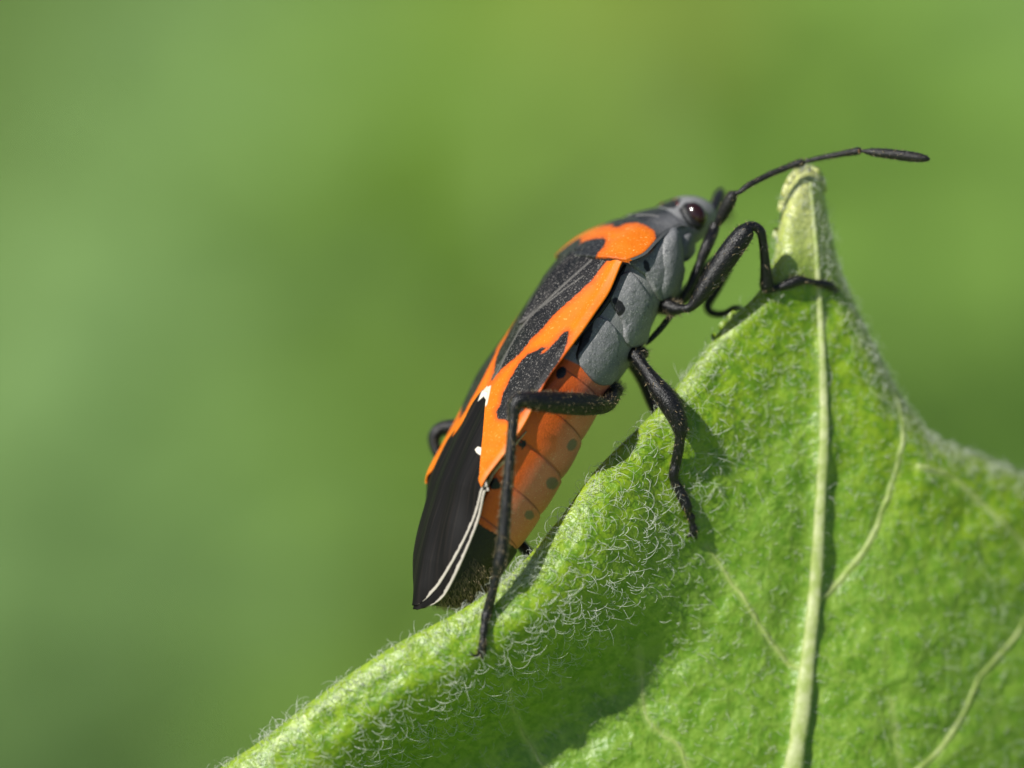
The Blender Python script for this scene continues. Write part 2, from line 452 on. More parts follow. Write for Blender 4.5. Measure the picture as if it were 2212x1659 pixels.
def leaf_c(x, y):
    """height of the leaf's front face towards the viewer"""
    x = np.atleast_1d(np.asarray(x, float)); y = np.atleast_1d(np.asarray(y, float)); p = np.stack([x, y], 1)
    base = ip(x, [(200, -70), (1000, -90), (1300, -96), (1500, -104), (1780, -128), (2000, -200), (2212, -300), (2900, -650)]) - np.maximum(0, 900 - y) * .06
    tl, yl = line_dist(p, SLs[::4]); tr, yr = line_dist(p, SRs[::4])
    H = ip(yl, [(357, 22), (600, 30), (750, 34), (900, 66), (1010, 135), (1130, 188), (1250, 226), (1400, 246), (1660, 232), (2700, 60)])
    tp = ip(yl, [(357, 26), (560, 40), (700, 42), (900, 44), (1130, 56), (1400, 80), (1660, 100)])
    wd = ip(yl, [(357, 60), (600, 110), (900, 250), (1130, 370), (1250, 285), (1400, 245), (1660, 265)])
    E = ip(yl, [(357, 40), (560, 40), (900, 26), (1300, 34), (1660, 60)])
    arc = lambda t: 1 - np.sqrt(np.clip(1 - (1 - np.clip(t, 0, 1))**2, 0, 1))
    h = H * (1 - sm((tl - tp) / wd)) - E * arc(tl / tp)
    tpr = ip(yr, [(357, 26), (560, 55), (900, 85), (1400, 120)]); Er = ip(yr, [(357, 40), (560, 60), (900, 90), (1400, 90)])
    h = h - Er * arc(tr / tpr)
    und = 7 * vnoise(x / 95, y / 95, 1) + 4 * vnoise(x / 42, y / 42, 2) + 12 * vnoise(x / 260, y / 260, 3)
    und = und * np.clip(np.minimum(tl, tr) / 60, 0, 1)
    dm, _ = line_dist(p, MIDL)
    fold = (-22 * np.exp(-(dm / 80)**2) + 14 * np.exp(-(dm / 26)**2)) * np.clip((y - 650) / 400, 0, 1)
    for vl in VEIN_LINES:
        dv, _ = line_dist(p, vl); und = und - 6 * np.exp(-(dv / 28)**2)
    return base + h + und + fold

ys = np.r_[np.linspace(358, 1720, 400), np.linspace(1745, 2750, 45)]
def side_x(S, y):
    o = np.argsort(S[:, 1]); return np.interp(y, S[o, 1], S[o, 0])
xl = side_x(SLs, ys); xr = side_x(SRs, ys); xr = np.maximum(xr, xl + 4)
NC = 300
f = np.linspace(0, 1, NC); f = .5 * f + .5 * (0.5 - 0.5 * np.cos(np.pi * f))
f = np.where(f < .3, .3 * (f / .3)**1.35, f)
X = xl[:, None] + (xr - xl)[:, None] * f[None]; Y = np.repeat(ys[:, None], NC, 1)
C = leaf_c(X.ravel(), Y.ravel()).reshape(X.shape)
NB = 26                                                     # the part of the blade folded away behind the roll
tb = np.linspace(1, 0, NB + 1)[:-1]**2
wb = np.minimum(330, .42 * (xr - xl))
XB = xl[:, None] + wb[:, None] * tb[None]; YB = np.repeat(ys[:, None], NB, 1)
rb = np.minimum(70, wb * .4)
tt = (XB - xl[:, None])
CB = C[:, :1] - 1.25 * rb[:, None] * np.sqrt(np.clip(1 - (1 - np.clip(tt / rb[:, None], 0, 1))**2, 0, 1)) - .35 * tt
LX = np.concatenate([XB, X], 1); LY = np.concatenate([YB, Y], 1); LC = np.concatenate([CB, C], 1)
LV = np.stack([LX.ravel(), LY.ravel(), LC.ravel()], 1)
LF = grid_faces(len(ys), NC + NB)
dv = line_dist(LV, MIDL)[0]
for vl in VEIN_LINES: dv = np.minimum(dv, line_dist(LV, vl)[0] * 1.6)
edge = np.minimum(line_dist(LV, SLs[::4])[0], line_dist(LV, SRs[::4])[0])
pale = np.clip((640 - LV[:, 1]) / 240, 0, 1) * .95
gz = float((CTR - UPV * 2.0)[1])
plant = empty('hairy_plant', (0.55, gz - .2, 0))
tag(plant, 'bright green hairy-leaved plant with a rolled leaf edge the bug climbs', 'plant')
leaf = mesh_obj('leaf', LV, LF, M_LEAF, plant, attrs={'vein': dv, 'pale': pale, 'edge': edge})
me = leaf.data
nf = np.zeros(len(me.polygons) * 3, np.float32); me.polygons.foreach_get('normal', nf)
if (nf.reshape(-1, 3) @ -FWD).mean() < 0: me.flip_normals()
sol = leaf.modifiers.new('thickness', 'SOLIDIFY'); sol.thickness = .010; sol.offset = -1
leaf['label'] = 'pointed leaf with pale midrib and dense white curly hairs'

def on_leaf(line, lift): return np.column_stack([line[:, :2], leaf_c(line[:, 0], line[:, 1]) + lift])
mp = on_leaf(crom(MID_C, 160), 2)
V_, F_ = tube_geo(mp, (1 + .10 * vnoise(mp[:, 1] / 22, mp[:, 1] * 0, 4)) * ip(mp[:, 1], [(380, 3), (600, 6), (900, 9.5), (1300, 14.5), (1659, 20), (2740, 34)]), 12, .5)
mesh_obj('midrib', V_, F_, M_VEIN, plant, leaf, closed=True)
for k, v in enumerate(VEINS):
    ln = on_leaf(crom(v, 60), -.8)
    r0 = [7, 5.5, 7.5, 5.5, 5, 4, 3.5][k]
    ln[:, :2] += np.stack([vnoise(ln[:, 1] / 30, ln[:, 0] / 30, 5 + k), vnoise(ln[:, 0] / 30, ln[:, 1] / 30, 9 + k)], 1) * 4
    V_, F_ = tube_geo(ln, np.linspace(r0 * 1.15, r0 * .5, 60) * (1 + .22 * vnoise(np.arange(60) / 2.5, np.arange(60) * 0., k)), 10, .55)
    mesh_obj('vein', V_, F_, M_SIDEVEIN, plant, leaf, closed=True)
# stalk and stem below the picture
bp = [(1540, 2700, leaf_c(1540, 2700)[0]), (1500, 3000, -700), (1420, 3500, -1300)]
pw = W(crom(bp, 20)); end = pw[-1]
stem_path = np.vstack([pw, np.array([[end[0] - .3 * t, end[1] + (gz - .2 - end[1]) * t, end[2] * (1 - t) - .5 * t] for t in np.linspace(.06, 1, 30)])])
V_, F_ = tube_geo(stem_path, np.r_[np.linspace(.035, .06, 20), np.linspace(.09, .24, 30)], 12)
mesh_obj('stem', V_, F_, V_STEM, plant, closed=True, world_space=True)

# white hairs on the leaf
FG = grid_faces(len(ys), NC); PV = np.stack([X.ravel(), Y.ravel(), C.ravel()], 1)
def wt(c):
    d = line_dist(c, SLs[::6])[0]; q = ip(c[:, 1], [(900, .25), (1150, 1)])
    roll = 1.6 - 1.3 * sm((d - 190) / 90) * q
    return (c[:, 1] < 1760) * (c[:, 0] < 2300) * (roll + .35 * (c[:, 0] > 1420) * q)
hb, hn = sample_faces(PV, FG, 5600, wt)
L = (14 + 40 * rng.random(len(hb))**1.4) * np.where(hb[:, 1] < 700, .8, 1) * np.where(rng.random(len(hb)) < .06, 1.4, 1) * np.where(hb[:, 0] > 1560, .55, 1) * np.where((line_dist(hb, SLs[::6])[0] > 230) & (hb[:, 0] <= 1560), .65, 1)
def we(c):
    d = line_dist(c, SLs[::6])[0]; return (c[:, 1] < 1700) * (d < 45) * (1 + 7 * np.exp(-(((c[:, 0] - 1120) / 60)**2 + ((c[:, 1] - 1238) / 50)**2)))
eb, en_ = sample_faces(PV, FG, 1000, we)
def wr(c): return (c[:, 1] < 1300) * (line_dist(c, SRs[::6])[0] < 50) * (c[:, 0] < 2300)
rb_, rn_ = sample_faces(PV, FG, 600, wr)
hb = np.vstack([hb, eb, rb_]); hn = np.vstack([hn, en_, rn_]); L = np.r_[L, rng.uniform(14, 40, 1600)]
hn = np.where(hn[:, 2:3] < 0, -hn, hn)
V_, F_ = hairs_geo(hb, hn, L, rng.uniform(.38, .72, len(hb)), 3.0, droop=(.35, -.15, .1), segs=6)
h1 = mesh_obj('leaf_hairs', V_, F_, M_HAIR, plant, leaf)
tag(h1, 'curly white hairs covering the leaf', kind='stuff')

# ================================================================ THE BUG
PHI = rad(24); DEL = rad(13); sf, cf, sd_, cd = math.sin(PHI), math.cos(PHI), math.sin(DEL), math.cos(DEL); C0 = 66.0
def B2P(u, v, w):
    """bug frame (u tail->head, v to its right, w dorsal) to local frame"""
    u, v, w = np.broadcast_arrays(np.asarray(u, float), np.asarray(v, float), np.asarray(w, float))
    ui = cd * u + cf * sd_ * v + sf * sd_ * w; s = sf * v - cf * w
    return np.stack([887 + .5 * ui + .866 * s, 1310 - .866 * ui + .5 * s, C0 - sd_ * u + cd * cf * v + cd * sf * w], -1)
def P2B_v(x, y, v):
    dx, dy = x - 887, y - 1310; ui = .5 * dx - .866 * dy; s = .866 * dx + .5 * dy
    w = (sf * v - s) / cf; return (ui - cf * sd_ * v - sf * sd_ * w) / cd, w
AX = np.array([.5 * cd, -.866 * cd, -sd_]); LA = np.array([.5 * cf * sd_ + .866 * sf, -.866 * cf * sd_ + .5 * sf, cd * cf]); DO = np.array([.5 * sf * sd_ - .866 * cf, -.866 * sf * sd_ - .5 * cf, cd * sf])
def P2B(p):
    d = np.asarray(p, float) - np.array([887, 1310, C0]); return d @ AX, d @ LA, d @ DO
def mirror(p):
    u, v, w = P2B(p); return B2P(u, -v, w)

bug_c = W(B2P(560, 0, -140))[0]
bug = empty('milkweed_bug', bug_c)
tag(bug, 'orange, black and grey bug climbing the rolled edge of the hairy leaf', 'insect')

# --- dorsal (wing) surface
cost_px = [(1342, 574, 148), (1317, 636, 156), (1293, 668, 159), (1262, 714, 163), (1226, 762, 166), (1183, 820, 167), (1137, 915, 163), (1092, 981, 155), (1061, 1019, 146), (1042, 1046, 138), (1030, 1110, 122), (1004, 1170, 105), (978, 1225, 84), (943, 1285, 48), (915, 1306, 26), (889, 1313, 3)]
ct = np.array([(*P2B_v(x, y, v), v) for x, y, v in cost_px]); ct = ct[np.argsort(ct[:, 0])]
uf = np.linspace(ct[0, 0], ct[-1, 0], 240); cs = np.stack([uf] + [np.interp(uf, ct[:, 0], ct[:, j]) for j in (1, 2)], 1)
for _ in range(40): cs[1:-1, 1:] = (cs[:-2, 1:] + 2 * cs[1:-1, 1:] + cs[2:, 1:]) / 4
ct = cs
W_E = lambda u: np.interp(u, ct[:, 0], ct[:, 1]); HW = lambda u: np.interp(u, ct[:, 0], ct[:, 2])
W_M = lambda u: ip(u, [(-10, -8), (40, 14), (98, 36), (180, 60), (264, 80), (370, 92), (480, 99), (600, 103), (684, 104), (785, 102), (850, 86)])
def W_TOP(u, v):
    hw = np.maximum(HW(u), 1); wm = W_M(u); a = np.minimum(np.abs(v) / hw, 1.1)
    return wm - (wm - W_E(u)) * a**1.9 + np.where(v < 0, 16 * np.clip(-v / 90, 0, 1) * np.clip((260 - u) / 150, 0, 1) * np.clip(u / 60, 0, 1), 0)
gu, gv = np.meshgrid(np.linspace(0, 880, 900), np.linspace(0, 1, 200), indexing='ij')
GV = gv * HW(gu); GP = B2P(gu, GV, W_TOP(gu, GV))
def px2wing(x, y):
    d = (GP[..., 0] - x)**2 + (GP[..., 1] - y)**2; i = np.unravel_index(np.argmin(d), d.shape); return gu[i], GV[i]

clavus = Z(9, [(1760, 60), (1640, 180), (1500, 370), (1300, 560), (1000, 830), (860, 1000), (720, 1130), (620, 1270), (540, 1350), (420, 1450), (330, 1530), (240, 1640), (180, 1700), (60, 1659), (-300, 1500), (200, 300), (900, -200)])
patch = Z(9, [(1190, 1050), (1180, 1130), (1130, 1290), (1060, 1420), (960, 1560), (890, 1670)]) + Z(2, [(930, 470), (880, 540), (830, 600), (745, 655), (670, 640), (660, 590), (690, 540), (700, 480), (740, 400)]) + \
    Z(9, [(440, 1650), (520, 1520), (590, 1410), (680, 1320), (760, 1290), (850, 1245), (925, 1235), (850, 1300), (830, 1330), (900, 1290), (1000, 1190), (1120, 1055), (1180, 1025)])
wl1 = Z(9, [(1480, 130), (1300, 290), (1100, 470), (880, 680), (700, 850), (540, 1060), (440, 1240), (330, 1480), (240, 1650)])
wl2 = Z(9, [(1380, 330), (1150, 490), (960, 640), (830, 740)])
wl3 = Z(9, [(1640, 110), (1560, 240)])
white_base = Z(2, [(625, 415), (615, 470), (600, 540), (588, 560), (580, 530), (560, 500), (520, 535), (545, 470), (590, 430)])
white_spot = Z(2, [(500, 860), (520, 840), (552, 850), (550, 900), (530, 895), (510, 880)])

inner_px = [(1056, 846), (1050, 872), (1047, 905), (1044, 945), (1040, 985), (1038, 1013), (1040, 1040)]
inn = np.array([px2wing(*p) for p in inner_px]); inn = inn[np.argsort(inn[:, 0])]
u_apex = inn[-1, 0]; u_cend = P2B_v(1042, 1046, 138)[0] - 4
def V_IN(u): return np.where(u >= u_apex, 0.0, np.interp(u, np.r_[u_cend, inn[:, 0]], np.r_[HW(u_cend), inn[:, 1]]))
def forewing(sgn, lift):
    us = np.linspace(u_cend, 862, 230); nv = 64
    vi = np.minimum(V_IN(us), HW(us)); vv = vi[:, None] + (HW(us) - vi)[:, None] * np.linspace(0, 1, nv)[None]
    uu = np.repeat(us[:, None], nv, 1); ww = W_TOP(uu, vv)
    a = vv / HW(uu)
    ww = ww + 5 * np.exp(-((a - .93) / .07)**2)                       # raised costal rim
    ref = B2P(uu, vv, ww).reshape(-1, 3)
    P = B2P(uu, sgn * vv, ww + lift).reshape(-1, 3)
    blk = np.minimum(poly_sdf(ref, clavus), poly_sdf(ref, patch))
    ln = np.minimum(np.minimum(line_dist(ref, wl1)[0], line_dist(ref, wl2)[0] + .8), line_dist(ref, wl3)[0] + .5)
    o = mesh_obj('forewing', P, grid_faces(230, nv), M_WING, bug, attrs={'black': blk, 'line': ln, 'white': poly_sdf(ref, white_base)})
    s = o.modifiers.new('thickness', 'SOLIDIFY'); s.thickness = .005; s.offset = 0
    return o
fw_r = forewing(1, 0); fw_l = forewing(-1, -3)

def membrane(parent, sgn, lift, du, dvv):
    us = np.linspace(2, u_apex + 6, 200); nv = 90
    hr = np.where(us < u_cend, HW(us), V_IN(us) + 10); hl = np.where(us < u_cend, HW(us) * .985 + 14 * np.exp(-((us - 112) / 45)**2), V_IN(us) + 10)
    k = np.linspace(0, 1, nv)
    vv = (-hl)[:, None] + (hr + hl)[:, None] * k[None] + dvv * np.clip(1 - us / 320, 0, 1)[:, None] * np.clip(us / 40, 0, 1)[:, None]; uu = np.repeat(us[:, None], nv, 1)
    ww = W_TOP(uu, vv)
    ww = ww + 2.5 * np.sin(vv * .09 + uu * .01) * np.clip((HW(uu) - np.abs(vv)) / 30, 0, 1)
    ref = B2P(uu, vv, ww).reshape(-1, 3)
    P = B2P(uu + du, sgn * vv, ww + lift).reshape(-1, 3)
    rim = np.where(uu < u_cend + 30, (1 - np.repeat(k[None], 200, 0)) * (hr + hl)[:, None] * .62, 99)
    rim = rim + np.clip((40 - uu) / 40, 0, 1) * 4
    o = mesh_obj('membrane', P, grid_faces(200, nv), M_MEMB, bug, parent,
                 attrs={'across': vv.ravel() * .11, 'along': uu.ravel() * .004, 'rim': rim.ravel(), 'white': np.minimum(poly_sdf(ref, white_spot), poly_sdf(ref, white_base)) if sgn > 0 else np.full(uu.size, 99.)})
    s = o.modifiers.new('thickness', 'SOLIDIFY'); s.thickness = .003; s.offset = 0
membrane(fw_r, 1, -1.5, 6, -6)
membrane(fw_l, 1, -8, 0, 8)

# --- scutellum
us = np.linspace(652, 850, 60); k = np.linspace(-1, 1, 49)
hwS = 82 * np.clip((us - 650) / 186, 0, 1)**.9
vv = hwS[:, None] * k[None]; uu = np.repeat(us[:, None], 49, 1)
ww = W_TOP(uu, vv) + 7 - 6 * np.abs(k[None])**3 + 4 * np.exp(-(vv / 9)**2) * np.clip((780 - uu) / 60, 0, 1) - 5 * np.exp(-((np.abs(vv) - 30) / 16)**2) * np.clip((uu - 740) / 40, 0, 1)
P = B2P(uu, vv, ww).reshape(-1, 3)
scu = mesh_obj('scutellum', P, grid_faces(60, 49), M_WING, bug, attrs={'black': np.full(P.shape[0], -30.), 'line': np.minimum(np.abs(hwS[:, None] * (1 - np.abs(k[None]))) * .6 + .2, 60).ravel(), 'white': np.full(P.shape[0], 50.)})
s = scu.modifiers.new('thickness', 'SOLIDIFY'); s.thickness = .006; s.offset = -1

# --- pronotum
pm = np.array([P2B_v(x, y, 0) for x, y in [(1226, 553), (1238, 541), (1262, 516), (1302, 490), (1350, 466), (1400, 449), (1434, 441)]])
pe = np.array([(*P2B_v(x, y, v), v) for x, y, v in [(1346, 561, 160), (1362, 557, 163), (1390, 546, 158), (1414, 518, 142), (1434, 498, 126), (1456, 486, 110), (1474, 476, 98)]])
N1, N2 = 110, 121
tP = np.linspace(0, 1, N1)
def rs(A): return np.stack([np.interp(tP, np.linspace(0, 1, len(A)), A[:, j]) for j in range(A.shape[1])], 1)
def smooth(A, n=6):
    for _ in range(n):
        A = np.vstack([A[:1], (A[:-2] + 2 * A[1:-1] + A[2:]) / 4, A[-1:]])
    return A
PMs, PEs = smooth(rs(pm), 60), smooth(rs(pe), 60)
k = np.linspace(-1.14, 1.14, N2); ak = np.abs(k)
kk = np.minimum(ak, 1); over = np.clip((ak - 1) / .14, 0, 1)
uu = PMs[:, 0][:, None] + (PEs[:, 0] - PMs[:, 0])[:, None] * (kk**2)[None]
vv = PEs[:, 2][:, None] * (np.sign(k) * (kk + .005 * over))[None]
ww = PMs[:, 1][:, None] - (PMs[:, 1] - PEs[:, 1])[:, None] * (kk**2.2)[None] - 10 * over[None]
ww = ww + 11 * (np.exp(-((kk - .74) / .17)**2))[None] * np.exp(-((tP - .42) / .25)**2)[:, None]      # callus swelling
ww = ww - 5 * np.exp(-((tP - .70) / .035)**2)[:, None] * (kk < .8)[None] - 12 * np.exp(-(tP / .035)**2)[:, None]
ww = ww - 10 * np.exp(-((1 - tP) / .04)**2)[:, None]
ref = B2P(uu, np.abs(vv), ww).reshape(-1, 3)
orange = [Z(5, [(560, 790), (640, 640), (800, 530), (960, 480), (1130, 450), (1100, 485), (1180, 490), (1280, 445), (1420, 430), (1530, 470), (1640, 540), (1655, 640), (1600, 760), (1500, 860), (1380, 930), (1280, 960), (1150, 900), (900, 890), (920, 830), (1000, 740), (1030, 660), (990, 630), (860, 640), (720, 680), (640, 740)])]
Pn = mesh_obj('pronotum', B2P(uu, vv, ww).reshape(-1, 3), grid_faces(N1, N2), None, bug,
              attrs={'black': np.where((over[None] > .25) & (tP[:, None] > .12), -6.0, -poly_sdf(ref, orange[0]).reshape(N1, N2)).ravel(), 'line': np.minimum(line_dist(ref, Z(5, [(560, 850), (640, 860), (740, 890)]))[0], line_dist(ref, Z(5, [(1420, 330), (1580, 330), (1700, 350)]))[0]), 'white': np.full(len(ref), 50.), 'grey': np.maximum(np.clip((tP[:, None] - .5) / .3, 0, 1) * np.clip((ak[None] - .45) / .4, 0, 1), (over[None] > .2) * 1.0).ravel()})
def pron_mat():
    t = NT('pronotum_orange_black')
    wob = t.math('MULTIPLY_ADD', t.noise(120, 3), 6.0, -3.0)
    f = t.mapr(t.math('ADD', t.attr('black'), wob), -3.0, 3.0, 1, 0)
    org = t.mix(t.noise(20, 3), (0.63, 0.168, 0.004), (0.52, 0.105, 0.003))
    org = t.mix(t.mapr(t.noise(200, 2), .62, .74), org, (0.88, 0.38, 0.12))
    blk = t.mix(t.mapr(t.noise(150, 4, .7), .45, .75), (0.012, 0.012, 0.013), (0.07, 0.07, 0.068))
    blk = t.mix(t.math('MULTIPLY', t.attr('grey'), .6), blk, (0.17, 0.17, 0.172))
    blk = t.mix(t.mapr(t.attr('line'), .8, 3, .6, 0), blk, (0.2, 0.19, 0.18))
    org = t.mix(t.mapr(t.math('ADD', t.attr('black'), wob), 0, 16, .5, 0), org, (0.46, 0.06, 0.008))
    col = t.mix(f, org, blk)
    b = t.bump(t.noise(240, 2, .8), .25, .0032)
    b = t.bump(t.noise(36, 3), .3, .012, b)
    return t.done(t.bsdf(col, .43, b, Specular_IOR_Level=.34))
Pn.data.materials.append(pron_mat())
s = Pn.modifiers.new('thickness', 'SOLIDIFY'); s.thickness = .006; s.offset = -1

# --- the body: abdomen, thorax and head as one skin
def dn_of(s_bot, wc, b): return math.sqrt(max((s_bot + wc * cf)**2 - (b * sf)**2, 100)) / cf
st = []
for u, wc, b, up, sb in [(30, -26, 14, 10, 38), (36, -24, 26, 16, 50), (50, -18, 46, 20, 78), (75, -12, 58, 12, 108), (110, -6, 74, 10, 126), (170, 6, 94, 10, 134), (243, 20, 112, 10, 140), (333, 40, 136, 10, 146), (454, 50, 155, 16, 146), (527, 44, 156, 25, 140)]:
    st.append((u, wc, 0, b, up, dn_of(sb, wc, b)))
st += [(610, 5, 0, 152, 70, 140), (700, -20, 0, 147, 98, 124), (780, -24, 5, 145, 96, 124), (850, -30, 15, 143, 92, 114), (920, -42, 25, 138, 80, 112), (975, -58, 32, 122, 62, 96),
       (1010, -74, 36, 98, 49, 78), (1036, -93, 42, 77, 56, 60), (1062, -115, 47, 72, 60, 50), (1085, -138, 52, 57, 50, 40), (1102, -157, 56, 38, 28, 27), (1113, -171, 58, 22, 16, 16), (1119, -179, 58, 8, 6, 6)]
ST = np.array(st, float)
nS, nA = 300, 72
dS = np.r_[0, np.cumsum(np.hypot(np.diff(ST[:, 0]), np.diff(ST[:, 1]) * .6))]
tS = np.linspace(0, dS[-1], nS)
SS = np.stack([np.interp(tS, dS, ST[:, j]) for j in range(6)], 1)
SS = smooth(SS, 10)
ang = np.linspace(0, 2 * math.pi, nA, endpoint=False)
ca, sa = np.cos(ang), np.sin(ang)
e = 2 / 2.25
cx = np.sign(ca) * np.abs(ca)**e; sx = np.sign(sa) * np.abs(sa)**e
hv = np.where(sx[None] > 0, SS[:, 4][:, None] * sx[None], SS[:, 5][:, None] * sx[None])
U0, W0, tau = SS[:, 0][:, None], SS[:, 1][:, None], np.radians(SS[:, 2])[:, None]
vv = SS[:, 3][:, None] * cx[None] * np.ones_like(hv)
# overlapping abdominal rings
SUT = [228, 316, 408, 500, 590]
uS = SS[:, 0]; ring = np.zeros(nS)
for a in SUT:
    d = uS - a; ring += np.where((d > 0), -5.5 * np.exp(-d / 16.0), 0) + np.where(d <= 0, -1.0 * np.exp(d / 10), 0)
ring *= (uS < 640)
sc_ = 1 + ring[:, None] / 140
vv = vv * sc_; hv = hv * np.where(sx[None] < .2, sc_, 1)
uu = U0 + hv * np.sin(tau); ww = W0 + hv * np.cos(tau)
body_uvw = (uu, vv, ww)
BP = B2P(uu, vv, ww).reshape(-1, 3); refB = B2P(uu, np.abs(vv), ww).reshape(-1, 3)
BF = [tuple(q) for q in grid_faces(nS, nA, True)] + [tuple(range(nA))[::-1], tuple((nS - 1) * nA + j for j in range(nA))]
def disc(cx_, cy_, rx, ry, ang=0):
    a = np.linspace(0, 2 * math.pi, 14, endpoint=False); x = rx * np.cos(a); y = ry * np.sin(a); c, s_ = math.cos(ang), math.sin(ang)
    return np.stack([cx_ + c * x - s_ * y, cy_ + s_ * x + c * y], 1)
tail_blk = Z(3, [(560, 200), (640, 285), (700, 330), (770, 372), (870, 445), (1000, 560), (900, 900), (300, 950), (300, 600)])
blk = poly_sdf(refB, tail_blk)
for z, c in [(2, (1095, 325, 32, 46)), (2, (935, 606, 26, 18)), (2, (822, 805, 36, 44)), (2, (652, 1078, 44, 46)), (2, (530, 1362, 30, 34))]:
    (x, y), = Z(z, [c[:2]]); blk = np.minimum(blk, poly_sdf(refB, disc(x, y, c[2] * .3174, c[3] * .3174, .5)))
gsp = np.full(len(refB), 99.)
for c in [(1170, 815, 32, 46), (1035, 1075, 44, 44), (880, 1290, 34, 34)]:
    (x, y), = Z(2, [c[:2]]); gsp = np.minimum(gsp, poly_sdf(refB, disc(x, y, c[2] * .3174, c[3] * .3174, .6)))
u1 = uu.ravel(); w1 = ww.ravel(); v1 = vv.ravel()
thx = np.where(w1 > -300, u1 - (618 + .12 * (-w1)), 0)
head_or = poly_sdf(refB, Z(4, [(60, 700), (180, 560), (330, 540), (520, 540), (500, 625), (300, 655), (170, 720)]))
head_blk = np.minimum.reduce([poly_sdf(refB, Z(4, [(170, 720), (330, 640), (560, 590), (600, 620), (540, 690), (470, 780), (300, 780)])), line_dist(refB, Z(4, [(560, 800), (640, 960), (760, 1110), (920, 1150)]))[0] - 3.2])
blk = np.minimum(blk, head_blk)
under = (u1 > 640) & (w1 < -118 + .0 * u1) & (u1 < 960)
blk = np.where(under, np.minimum(blk, (w1 + 122)), blk)
body = mesh_obj('body', BP, BF, M_BODY, bug, closed=True, attrs={'suture': np.min(np.abs(u1[:, None] - np.array(SUT)[None] - 2), axis=1) + (w1 > 30) * 50, 'venter': -w1 - 24, 'greyspot': gsp, 'thorax': thx, 'orange': head_or, 'black': blk})
bvh = BVHTree.FromPolygons([Vector(p) for p in BP], [list(map(int, f)) for f in BF])
def hit(x, y):
    h = bvh.ray_cast(Vector((x, y, 900)), Vector((0, 0, -1)))
    if h[0] is None: h = bvh.find_nearest(Vector((x, y, 60)))
    p, n = np.array(h[0]), np.array(h[1])
    if n[2] < 0: n = -n
    return p, n

# --- grey side plates of the thorax, thin convex shells on the body
def plate(name, poly, height, spots=(), lines=(), orange_tint=None, label=None, mat=None, bevel=7.0):
    q = np.array(poly, float)
    ringp = crom(np.vstack([q, q[:1]]), max(40, int(np.linalg.norm(np.diff(np.vstack([q, q[:1]]), axis=0), axis=1).sum() / 3)))[:-1]
    mn, mx = ringp.min(0), ringp.max(0); stp = 3.4
    g = np.stack(np.meshgrid(np.arange(mn[0], mx[0], stp), np.arange(mn[1], mx[1], stp), indexing='ij'), -1).reshape(-1, 2)
    g = g[poly_sdf(g, ringp) < -2.2]
    pts = np.vstack([ringp, g]); n0 = len(ringp)
    r = delaunay_2d_cdt([Vector(p) for p in pts], [(i, (i + 1) % n0) for i in range(n0)], [], 1, 1e-4)
    vs = np.array([tuple(v) for v in r[0]]); fs = r[2]
    dd = np.clip(-poly_sdf(vs, ringp), 0, None)
    H = [bvh.ray_cast(Vector((x, y, 900)), Vector((0, 0, -1))) for x, y in vs]
    ok = np.array([h_[0] is not None and abs(h_[1][2]) > .12 for h_ in H])
    P = np.zeros((len(vs), 3)); Nn = np.zeros((len(vs), 3)); P[:, :2] = vs
    for i in np.nonzero(ok)[0]: P[i] = H[i][0]; Nn[i] = np.array(H[i][1]) * (1 if H[i][1][2] > 0 else -1)
    oi = np.nonzero(ok)[0]
    for i in np.nonzero(~ok)[0]:
        d_ = np.hypot(*(vs[oi] - vs[i]).T); j = oi[np.argmin(d_)]; P[i, 2] = P[j, 2] - 1.2 * d_.min(); Nn[i] = Nn[j]
    # relax so that the shell stays smooth where the skin underneath turns away
    for _ in range(3): pass
    h = height * np.sqrt(np.clip(1 - (1 - np.clip(dd / bevel, 0, 1))**2, 0, 1)) - 2.5 * (dd < .5) + 2.0 * sm(dd / 30)
    top = P + Nn * h[:, None]
    at = {'black': np.full(len(vs), 60.), 'orange': np.full(len(vs), 60.)}
    at['black'] = np.minimum(at['black'], dd + 0.4 + 1.6 * (1 + vnoise(vs[:, 0] / 14, vs[:, 1] / 14, 6)))
    for s_ in spots: at['black'] = np.minimum(at['black'], poly_sdf(vs, s_))
    for l_, w_ in lines: at['black'] = np.minimum(at['black'], line_dist(vs, l_)[0] - w_)
    if orange_tint is not None: at['orange'] = poly_sdf(vs, orange_tint)
    for side in (1, -1):
        T = top if side > 0 else mirror(top)
        o = mesh_obj(name, T, [tuple(f) for f in fs], mat or M_GREY, bug, attrs=at, flip=(side > 0))
        if label: o['label'] = label
        s_ = o.modifiers.new('thickness', 'SOLIDIFY'); s_.thickness = .003; s_.offset = -1
plate('front_side_plate', Z(1, [(335, 690), (365, 628), (420, 583), (472, 560), (512, 610), (524, 690), (530, 770), (542, 830), (524, 920), (500, 985), (440, 1022), (376, 1032), (345, 990), (285, 885), (205, 822), (150, 770), (150, 748), (235, 742), (305, 715)]), 6.5,
      [Z(1, [(268, 790), (285, 778), (300, 800), (310, 845), (292, 852), (272, 830)])], [(Z(4, [(105, 1440), (125, 1340), (220, 1210), (390, 1098), (470, 1105), (530, 1190), (548, 1240)]), 2.2)], Z(1, [(120, 700), (330, 690), (318, 715), (280, 742), (200, 765), (140, 772)]))
plate('front_side_lobe', Z(1, [(388, 640), (425, 600), (470, 585), (500, 625), (512, 700), (522, 780), (534, 835), (516, 915), (494, 978), (440, 1014), (385, 1024), (368, 950), (382, 850), (372, 740)]), 14.0, bevel=20.0)
plate('neck_plate', Z(1, [(528, 610), (572, 592), (606, 635), (618, 690), (590, 745), (560, 775), (538, 792), (532, 700)]), 9.0, bevel=14.0)
